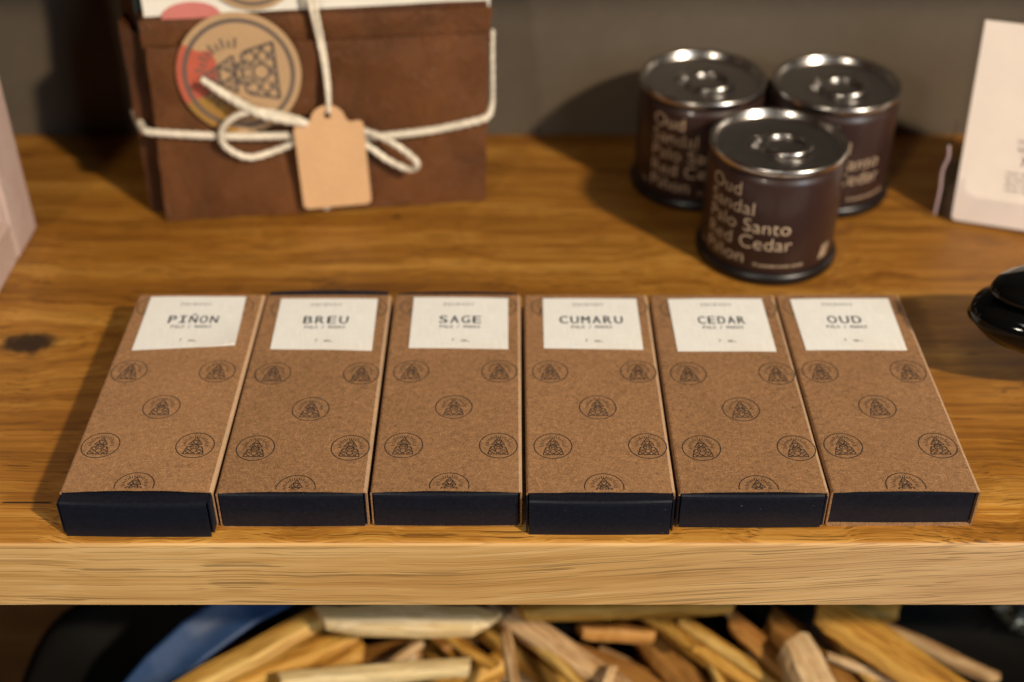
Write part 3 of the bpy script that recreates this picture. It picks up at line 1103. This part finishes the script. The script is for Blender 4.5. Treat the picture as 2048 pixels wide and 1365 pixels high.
loopR = [(78.5, 38.2, 6), (86, 38.8, 8), (93.3, 37.6, 9), (102.8, 33.2, 12), (110.6, 27.2, 14), (112.9, 22.4, 13), (108.7, 20.2, 10), (100.2, 24.3, 8), (91.9, 30.4, 6), (80.4, 36.1, 5.5)]
mb.tube([F(*p) for p in loopR], 0.00145, **TW)
mb.tube([F(*p) for p in [(24.2, 66.4, 12), (33.2, 58.9, 11.5), (45, 51.6, 14), (55.3, 47.9, 14.5), (67.6, 43.0, 9), (75, 39, 8)]], 0.0018, taper=lambda f: 0.72 + 0.5 * math.sin(min(1, f * 1.1) * 3.0), **TW)
mb.build('twine', M['twine'], par)

# swing tag hanging on the parcel
tg = empty('gift_tag', tuple(par.matrix_basis @ Vector(F(76.7, 30, 9.4))))
tg.rotation_euler = (0, 0, R(7.453))
tag(tg, 'blank tan swing tag hanging from a thin cord over the brown parcel', 'gift tag')
inv = Vector(F(76.7, 30, 9.4))


def FT(u, v, o):
    return tuple(Vector(F(u, v, o)) - inv)


mb = MB()
out = []


def arc(cx, cy, r, a0, a1, n=7):
    return [(cx + r * math.cos(R(a0 + (a1 - a0) * k / n)), cy + r * math.sin(R(a0 + (a1 - a0) * k / n))) for k in range(n + 1)]


hw, top, bot = 15.1, 14.0, -25.7
out += arc(-hw + 2.6, bot + 2.6, 2.6, 180, 270) + arc(hw - 2.6, bot + 2.6, 2.6, 270, 360)
out += arc(hw - 2.4, top - 2.4, 2.4, 0, 90) + [(9.2, top - 0.3)]
out += arc(0, top + 0.2, 7.8, 8, 172, 16) + [(-9.2, top - 0.3)]
out += arc(-hw + 2.4, top - 2.4, 2.4, 90, 180)
hole = arc(0, top + 3.4, 1.45, 0, 360, 15)[:-1]
th = R(1.6)


def tagp(x, y, z):
    X, Y = x * math.cos(th) - y * math.sin(th), x * math.sin(th) + y * math.cos(th)
    return FT(76.0 + X, 29.8 + Y, 9.6 + z + 0.07 * Y + 0.0007 * X * X)


bm = bmesh.new()
for z in (0.0, 0.55):
    loops = []
    for poly in (out, hole):
        vv = [bm.verts.new(tagp(x, y, z)) for x, y in poly]
        ee = [bm.edges.new((vv[i], vv[(i + 1) % len(vv)])) for i in range(len(vv))]
        loops.append((vv, ee))
    bmesh.ops.triangle_fill(bm, use_beauty=True, edges=loops[0][1] + loops[1][1])
    if z == 0.0:
        first = loops
for (va, _), (vb, _) in zip(first, loops):
    for i in range(len(va)):
        j = (i + 1) % len(va)
        bm.faces.new((va[i], va[j], vb[j], vb[i]))
bmesh.ops.recalc_face_normals(bm, faces=bm.faces[:])
me = bpy.data.meshes.new('tag_card')
bm.to_mesh(me)
bm.free()
me.materials.append(M['kraft_light'])
o = bpy.data.objects.new('tag_card', me)
COL.objects.link(o)
o.parent = tg
mb = MB()
TC = dict(lobes=2, twist=2200.0, n=10, sub=12)
mb.tube([FT(*p) for p in [(69, 106, 0), (70.5, 98, 1.5), (72.4, 91.2, 4), (75.4, 70, 5.5), (76.3, 56, 9.5), (76.2, 50.2, 12.2), (76.2, 48.8, 11.8), (76.2, 48.0, 9)]], 0.0009, **TC)
mb.tube([FT(*p) for p in [(72.6, 106, 0), (73.4, 98, 1.5), (74.6, 91.1, 4), (76.6, 72, 5), (77.1, 59.2, 7.0), (76.6, 50, 8.2), (76.4, 46.8, 9)]], 0.0009, **TC)
mb.tube([FT(*p) for p in [(74.5, 36, 7), (71.5, 16, 5.5), (70.6, 6.6, 3.6), (71.2, 3.0, 3.4), (71.5, 1.2, 4.2)]], 0.0013, **TC)
mb.build('cord', M['twine'], tg)

# ------------------------------------------------------------------ card holder
sg = empty('card_holder', (0.1966, 0.1924, 0), R(-17.9))
tag(sg, 'clear acrylic stand holding a printed ivory card', 'card holder')
SL = R(14)


def Q(u, v, o=0.0):
    return (u * 0.001, (v * math.sin(SL) - o * math.cos(SL)) * 0.001, (v * math.cos(SL) + o * math.sin(SL)) * 0.001 + 0.0018)


def plate(mb, poly, o0, o1, mi=0):
    n = len(poly)
    mb.add([Q(u, v, o0) for u, v in poly] + [Q(u, v, o1) for u, v in poly],
           [tuple(reversed(range(n))), tuple(range(n, 2 * n))] + [(i, (i + 1) % n, n + (i + 1) % n, n + i) for i in range(n)], mi)


mb = MB()
plate(mb, [(-3.4, -0.5), (92, -0.5), (92, 89.6), (-6.4, 89.6)], -3.2, -1.6)
mb.build('back_plate', M['acrylic'], sg, bevel=0.0004)
mb = MB()                                                # pocket lip with a thumb cut-out
lip = [(0.5, 0.0), (92, 0.0), (92, 12.4)] + [(9.5, 12.4)] + [(9.5 - 7 * math.sin(R(a)), 19.6 - 7.2 * math.cos(R(a))) for a in range(15, 91, 15)] + [(0.5, 20.4)]
plate(mb, lip, 1.2, 2.4)
mb.build('front_pocket', M['acrylic'], sg, bevel=0.0003)
mb = MB()                                                # foot running back under the card
mb.box(-0.0065, 0.092, 0.004, 0.060, 0.0, 0.0016)
mb.add([(-0.0060, 0.012, 0.0018), (-0.0060, 0.058, 0.0018), (-0.0060, 0.022, 0.040), (-0.0048, 0.012, 0.0018), (-0.0048, 0.058, 0.0018), (-0.0048, 0.022, 0.040)],
       [(0, 2, 1), (3, 4, 5), (0, 1, 4, 3), (1, 2, 5, 4), (2, 0, 3, 5)])
mb.build('foot', M['acrylic'], sg, bevel=0.0004)
mb = MB()                                                # pale pink tube: the side wing's edge highlight painted in as colour
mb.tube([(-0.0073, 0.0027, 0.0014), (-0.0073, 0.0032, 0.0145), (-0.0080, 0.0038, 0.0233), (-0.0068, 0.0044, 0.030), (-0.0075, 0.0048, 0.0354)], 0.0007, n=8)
mb.build('side_edge_glint', M['edge_glint'], sg)
cd = empty('printed_card', (0.1966, 0.1924, 0), R(-17.9))
tag(cd, 'ivory card with rows of small grey print standing in the clear acrylic holder', 'card')
mb = MB()
poly = arc(2.0, 2.2, 2.0, 180, 270) + [(90, 0.2), (90, 88.0), (-3.2, 88.0)]
plate(mb, poly, -1.2, 0.0)


def card_text(body, h, u, v, bold=0.0):
    vs, fs = text_mesh(body, h, bold, 1.05, 'LEFT')
    mb.add([Q(u + x, v + y, 0.08) for x, y in vs], fs, 1)


card_text('A', 9.0, 24.6, 63.0, 0.03)
card_text('T', 9.5, 24.0, 49.0, 0.03)
for k, tx in enumerate(('incense burns about one hour', 'light tip and blow out flame')):
    card_text(tx, 3.0, 20.6 + 0.4 * k, 38.2 - 3.4 * k)
card_text('7 un.', 5.2, 23.4, 28.6, 0.03)
for k, tx in enumerate(('resin wood and flowers rolled', 'by hand and dried in the shade', 'place on a heat safe tray and', 'never leave it unattended')):
    card_text(tx, 2.6, 18.4 + 0.3 * k, 24.0 - 2.5 * k)
mb.build('card_sheet', [M['card'], M['card_ink']], cd)

# ------------------------------------------------------------------ black glazed pot
pot = empty('lidded_pot', (0.2180, 0.0765, 0))
tag(pot, 'glossy black lidded pot beside the OUD box', 'pot')
mb = MB()
mb.lathe([(0.0, 0.0), (0.0075, 0.0), (0.0080, 0.0008), (0.0085, 0.0040), (0.0095, 0.0110), (0.0150, 0.0182), (0.0206, 0.0242), (0.0236, 0.0312),
          (0.0230, 0.0358), (0.0208, 0.0380), (0.0180, 0.0390), (0.0170, 0.0393), (0.0, 0.0393)], 80)
mb.v = [(x * 2.2, y, z) for x, y, z in mb.v]
mb.build('pot_body', M['gloss_black'], pot)
mb = MB()
mb.lathe([(0.0, 0.0394), (0.0172, 0.0394), (0.0184, 0.0404), (0.0188, 0.0424), (0.0183, 0.0446), (0.0166, 0.0460), (0.0120, 0.0470), (0.0, 0.0473)], 80)
mb.v = [(x * 2.45, y, z) for x, y, z in mb.v]
mb.build('pot_lid', M['gloss_black'], pot)

# ------------------------------------------------------------------ pale wooden stand at the edge
ws = empty('display_stand', (-0.212, 0.163, 0))
tag(ws, 'pale pinkish wooden stand with an upright board and a low ledge', 'display stand')
mb = MB()
mb.box(-0.12, 0.0, 0.0, 0.026, 0.0, 0.26)
mb.build('upright_board', M['pale_wood'], ws, bevel=0.0012)
mb = MB()
mb.box(-0.12, -0.0004, -0.075, -0.0004, 0.0, 0.0185)
mb.build('ledge', M['pale_wood'], ws, bevel=0.0010)

# ------------------------------------------------------------------ below: black tray heaped with split wood sticks
tr = empty('black_tray', (0.03, 0.07, -0.215))
tag(tr, 'matt black tray on the lower shelf heaped with split wood sticks', 'tray')
mb = MB()
oz = [(0.224, 0.0), (0.236, 0.004), (0.246, 0.050), (0.249, 0.052), (0.244, 0.0525), (0.238, 0.049), (0.231, 0.031), (0.224, 0.027), (0.0, 0.026)]
vs, fs = [], []
n = 72
for r, z in oz:
    for k in range(n):
        a = 2 * math.pi * k / n
        sx = math.copysign(abs(math.cos(a)) ** 0.5, math.cos(a))
        sy = math.copysign(abs(math.sin(a)) ** 0.6, math.sin(a))
        vs.append((r * sx, max(0.001, r - 0.175) * sy if r > 0 else 0, z))
for i in range(len(oz) - 1):
    for k in range(n):
        fs.append((i * n + k, i * n + (k + 1) % n, (i + 1) * n + (k + 1) % n, (i + 1) * n + k))
fs.append(tuple(reversed(range(n))))
mb.add(vs, fs, 0, True)
mb.build('tray_shell', M['black_tray'], tr)

STICKS = [
    (-0.1486, 0.0479, -0.1500, -0.0816, 0.0883, -0.1400, 0.0136, 0.0088, 0, 'long ochre split stick lying next to the blue strap'),
    (-0.1356, 0.0535, -0.1570, -0.0686, 0.0863, -0.1500, 0.0133, 0.0089, 1, 'amber split stick under the ochre one by the blue strap'),
    (-0.1200, 0.0590, -0.1640, -0.0677, 0.0821, -0.1580, 0.0116, 0.0080, 1, 'amber split stick lowest in the bundle by the blue strap'),
    (-0.0835, 0.0755, -0.1280, -0.0074, 0.0732, -0.1280, 0.0174, 0.0065, 2, 'wide pale whitish wood slab just under the shelf edge'),
    (-0.0999, 0.0548, -0.1460, -0.0183, 0.0630, -0.1460, 0.0095, 0.0065, 3, 'cream coloured split stick lying level below the whitish slab'),
    (-0.0769, 0.0852, -0.1720, 0.0014, 0.1047, -0.1720, 0.0163, 0.0093, 4, 'dark brown stick in the gap below the whitish slab'),
    (-0.0366, 0.0650, -0.1680, 0.0083, 0.0890, -0.1660, 0.0113, 0.0091, 1, 'short amber stick beyond the sawn end of the cream stick'),
    (-0.0027, 0.0793, -0.1420, 0.0021, 0.0416, -0.1420, 0.0052, 0.0035, 5, 'thin pinkish splinter pointing toward the viewer'),
    (-0.0088, 0.0943, -0.1400, 0.0527, 0.0479, -0.1500, 0.0132, 0.0079, 5, 'broad pinkish brown stick slanting down from the shelf edge'),
    (-0.0148, 0.0999, -0.1580, 0.0343, 0.0574, -0.1620, 0.0144, 0.0090, 1, 'amber stick slanting beneath the pinkish brown one'),
    (0.0035, 0.0784, -0.1280, 0.0980, 0.0830, -0.1280, 0.0114, 0.0061, 1, 'long amber slab lying level right under the shelf edge'),
    (0.0304, 0.0828, -0.1460, 0.0643, 0.0834, -0.1500, 0.0081, 0.0058, 6, 'short orange stick lying level under the long amber slab'),
    (0.0574, 0.1032, -0.1600, 0.0853, 0.0598, -0.1650, 0.0159, 0.0091, 4, 'dark brown stick slanting below the short orange one'),
    (0.0632, 0.0973, -0.1500, 0.1160, 0.0519, -0.1550, 0.0125, 0.0080, 1, 'amber stick slanting down in the middle of the heap by the black gap'),
    (0.0759, 0.0892, -0.1460, 0.1233, 0.0479, -0.1500, 0.0075, 0.0057, 0, 'narrow yellowish stick lying along the amber one by the black gap'),
    (0.0977, 0.0851, -0.1400, 0.1242, 0.0543, -0.1480, 0.0101, 0.0066, 6, 'orange stick with a square end standing in the black gap'),
    (0.1211, 0.0658, -0.1340, 0.1311, 0.0308, -0.1380, 0.0190, 0.0097, 7, 'pale pointed stick with a bright split face'),
    (0.1188, 0.0979, -0.1540, 0.1522, 0.0570, -0.1580, 0.0180, 0.0090, 4, 'dark brown stick behind the pale pointed one'),
    (0.1369, 0.0895, -0.1380, 0.1901, 0.0448, -0.1460, 0.0183, 0.0096, 1, 'long golden stick on the outer side of the heap by the foil'),
    (0.1420, 0.1019, -0.1500, 0.1785, 0.1003, -0.1500, 0.0115, 0.0069, 1, 'short tan stick crossing behind the long golden one'),
    (0.0434, 0.0575, -0.1400, 0.0362, 0.0416, -0.1420, 0.0047, 0.0030, 7, 'tiny pale chip at the lower end of the pinkish brown stick'),
    (0.0219, 0.0819, -0.1680, 0.0590, 0.0583, -0.1700, 0.0158, 0.0090, 0, 'ochre stick deep in the heap under the amber slanting one'),
    (0.0943, 0.0774, -0.1660, 0.1184, 0.0568, -0.1680, 0.0134, 0.0089, 6, 'orange stick deep in the heap below the square ended one'),
]


def split_stick(x1, y1, z1, x2, y2, z2, w, t, tone, text, seed):
    a, b = Vector((x1, y1, z1)), Vector((x2, y2, z2))
    d = b - a
    L = d.length
    o_ = empty('wood_stick', a)
    mb = MB()
    n = 9
    sec = [(-0.5, -0.42), (-0.15, -0.5), (0.42, -0.46), (0.5, 0.1), (0.30, 0.48), (-0.28, 0.5), (-0.5, 0.15)]
    rnd = random.Random(seed)
    sec = [(p * (1 + rnd.uniform(-.15, .15)), q * (1 + rnd.uniform(-.15, .15))) for p, q in sec]
    vs, fs = [], []
    m = len(sec)
    for i in range(n):
        f = i / (n - 1)
        k = 1.0 - (0.42 if tone == 2 else 0.22) * abs(2 * f - 1) ** (2 if tone == 2 else 3) * rnd.uniform(0.4, 1.2)
        for p, q in sec:
            j = 1 + 0.10 * noise.noise((p * 3, q * 3 + f * 4, seed * 1.7))
            skew = (p * w * 0.5 if i in (0, n - 1) else 0) * (1 if i else -1) * rnd.uniform(0.2, 1.0)
            vs.append((f * L + skew, p * w * k * j + 0.0012 * noise.noise((f * 3, seed, 1)), q * t * k * j + 0.001 * noise.noise((f * 3, 2, seed))))
    for i in range(n - 1):
        for k in range(m):
            fs.append((i * m + k, (i + 1) * m + k, (i + 1) * m + (k + 1) % m, i * m + (k + 1) % m))
    fs.append(tuple(range(m)))
    fs.append(tuple(reversed(range((n - 1) * m, n * m))))
    mb.add(vs, fs)
    bpy.data.objects.remove(o_)
    ob = mb.build('wood_stick', STICK_MATS[tone])
    ob.location = a
    ob.rotation_euler = (d.to_track_quat('X', 'Z').to_matrix() @ Matrix.Rotation(rnd.uniform(-0.35, 0.35), 3, 'X')).to_euler()
    tag(ob, text, 'wood stick', 'split wood sticks heaped in the black tray')


for i, s_ in enumerate(STICKS):
    split_stick(*s_, seed=i + 3)

rf = random.Random(21)
for i in range(22):                                      # the dim lower layer of the heap
    x = -0.135 + 0.325 * (i + rf.uniform(-0.3, 0.3)) / 21
    y = rf.uniform(0.060, 0.098)
    z = rf.uniform(-0.180, -0.168)
    if x < -0.03:
        an = R(rf.uniform(10, 42))
    else:
        an = R(rf.uniform(-62, -25))
    h = rf.uniform(0.028, 0.045)
    split_stick(x - h * math.cos(an), y - h * math.sin(an), z + rf.uniform(-.004, .004), x + h * math.cos(an), y + h * math.sin(an), z + rf.uniform(-.004, .004),
                rf.uniform(.007, .012), rf.uniform(.005, .008), rf.choice((0, 1, 1, 6, 7, 5)), 'dim stick in the bottom layer beneath the rest of the heap', seed=i + 60)

for i in range(10):                                      # thin slivers strewn between the big pieces
    x = (-0.115, -0.06, -0.03, 0.02, 0.045, 0.07, 0.088, 0.108, 0.150, 0.165)[i]
    y = rf.uniform(0.058, 0.085)
    z = -0.152 + rf.uniform(-.004, .006)
    an = R(rf.uniform(5, 50)) if x < -0.03 else R(rf.uniform(-75, -20))
    h = rf.uniform(0.016, 0.034)
    split_stick(x - h * math.cos(an), y - h * math.sin(an), z, x + h * math.cos(an), y + h * math.sin(an), z + rf.uniform(-.006, .006),
                rf.uniform(.0035, .006), rf.uniform(.003, .004), rf.choice((0, 0, 1, 3, 7)), 'thin golden sliver strewn between the larger sticks', seed=i + 90)

mb = MB()                                                # blue satin strap arching out of the dark
path = [(-0.1755, 0.043, -0.170), (-0.1665, 0.050, -0.159), (-0.1545, 0.0590, -0.148), (-0.1390, 0.071, -0.139), (-0.1190, 0.087, -0.134), (-0.096, 0.108, -0.138), (-0.075, 0.130, -0.155)]
P = [Vector(p) for p in path]
side = Vector((0.55, -0.62, -0.56)).normalized()
vs, fs = [], []
N = 48
K = 9
for i in range(N + 1):
    f = i / N * (len(P) - 1)
    k = min(int(f), len(P) - 2)
    t = f - k
    p = P[k].lerp(P[k + 1], t * t * (3 - 2 * t) * 0.3 + t * 0.7)
    tg_ = (P[k + 1] - P[k]).normalized()
    nn = tg_.cross(side).normalized()
    for j in range(K):
        q = j / (K - 1) - 0.5
        vs.append(p + side * (q * 0.019) + nn * (0.0022 * math.cos(q * math.pi) + 0.0004 * noise.noise((i * 0.2, q * 5, 1))))
b0 = len(vs)
for i in range(N + 1):
    for j in range(K):
        p = Vector(vs[i * K + j])
        vs.append(p + Vector((0, 0.001, -0.0012)))
for off, flip in ((0, False), (b0, True)):
    for i in range(N):
        for j in range(K - 1):
            q = (off + i * K + j, off + (i + 1) * K + j, off + (i + 1) * K + j + 1, off + i * K + j + 1)
            fs.append(q[::-1] if flip else q)
for i in range(N):
    fs.append((i * K, b0 + i * K, b0 + (i + 1) * K, (i + 1) * K))
    fs.append((i * K + K - 1, (i + 1) * K + K - 1, b0 + (i + 1) * K + K - 1, b0 + i * K + K - 1))
mb.add(vs, fs, 0, True)
tag(mb.build('satin_strap', M['blue']), 'blue satin strap arching over the dark tray below the shelf', 'strap')

mb = MB()                                                # crumpled foil
vs, fs = [], []
nu, nv = 22, 12
for j in range(nv + 1):
    for i in range(nu):
        a, b = 2 * math.pi * i / nu, math.pi * j / nv
        r = 0.009 * (1 + 0.8 * noise.noise((3 * math.cos(a) * math.sin(b), 3 * math.sin(a) * math.sin(b), 3 * math.cos(b))))
        vs.append((1.5 * r * math.cos(a) * math.sin(b), r * math.sin(a) * math.sin(b), 0.8 * r * math.cos(b)))
for j in range(nv):
    for i in range(nu):
        fs.append((j * nu + i, (j + 1) * nu + i, (j + 1) * nu + (i + 1) % nu, j * nu + (i + 1) % nu))
mb.add(vs, fs)
fo = mb.build('crumpled_foil', M['foil'])
fo.location = (0.246, 0.112, -0.168)
tag(fo, 'crumpled silver foil wad lying in the dark end of the tray', 'foil')
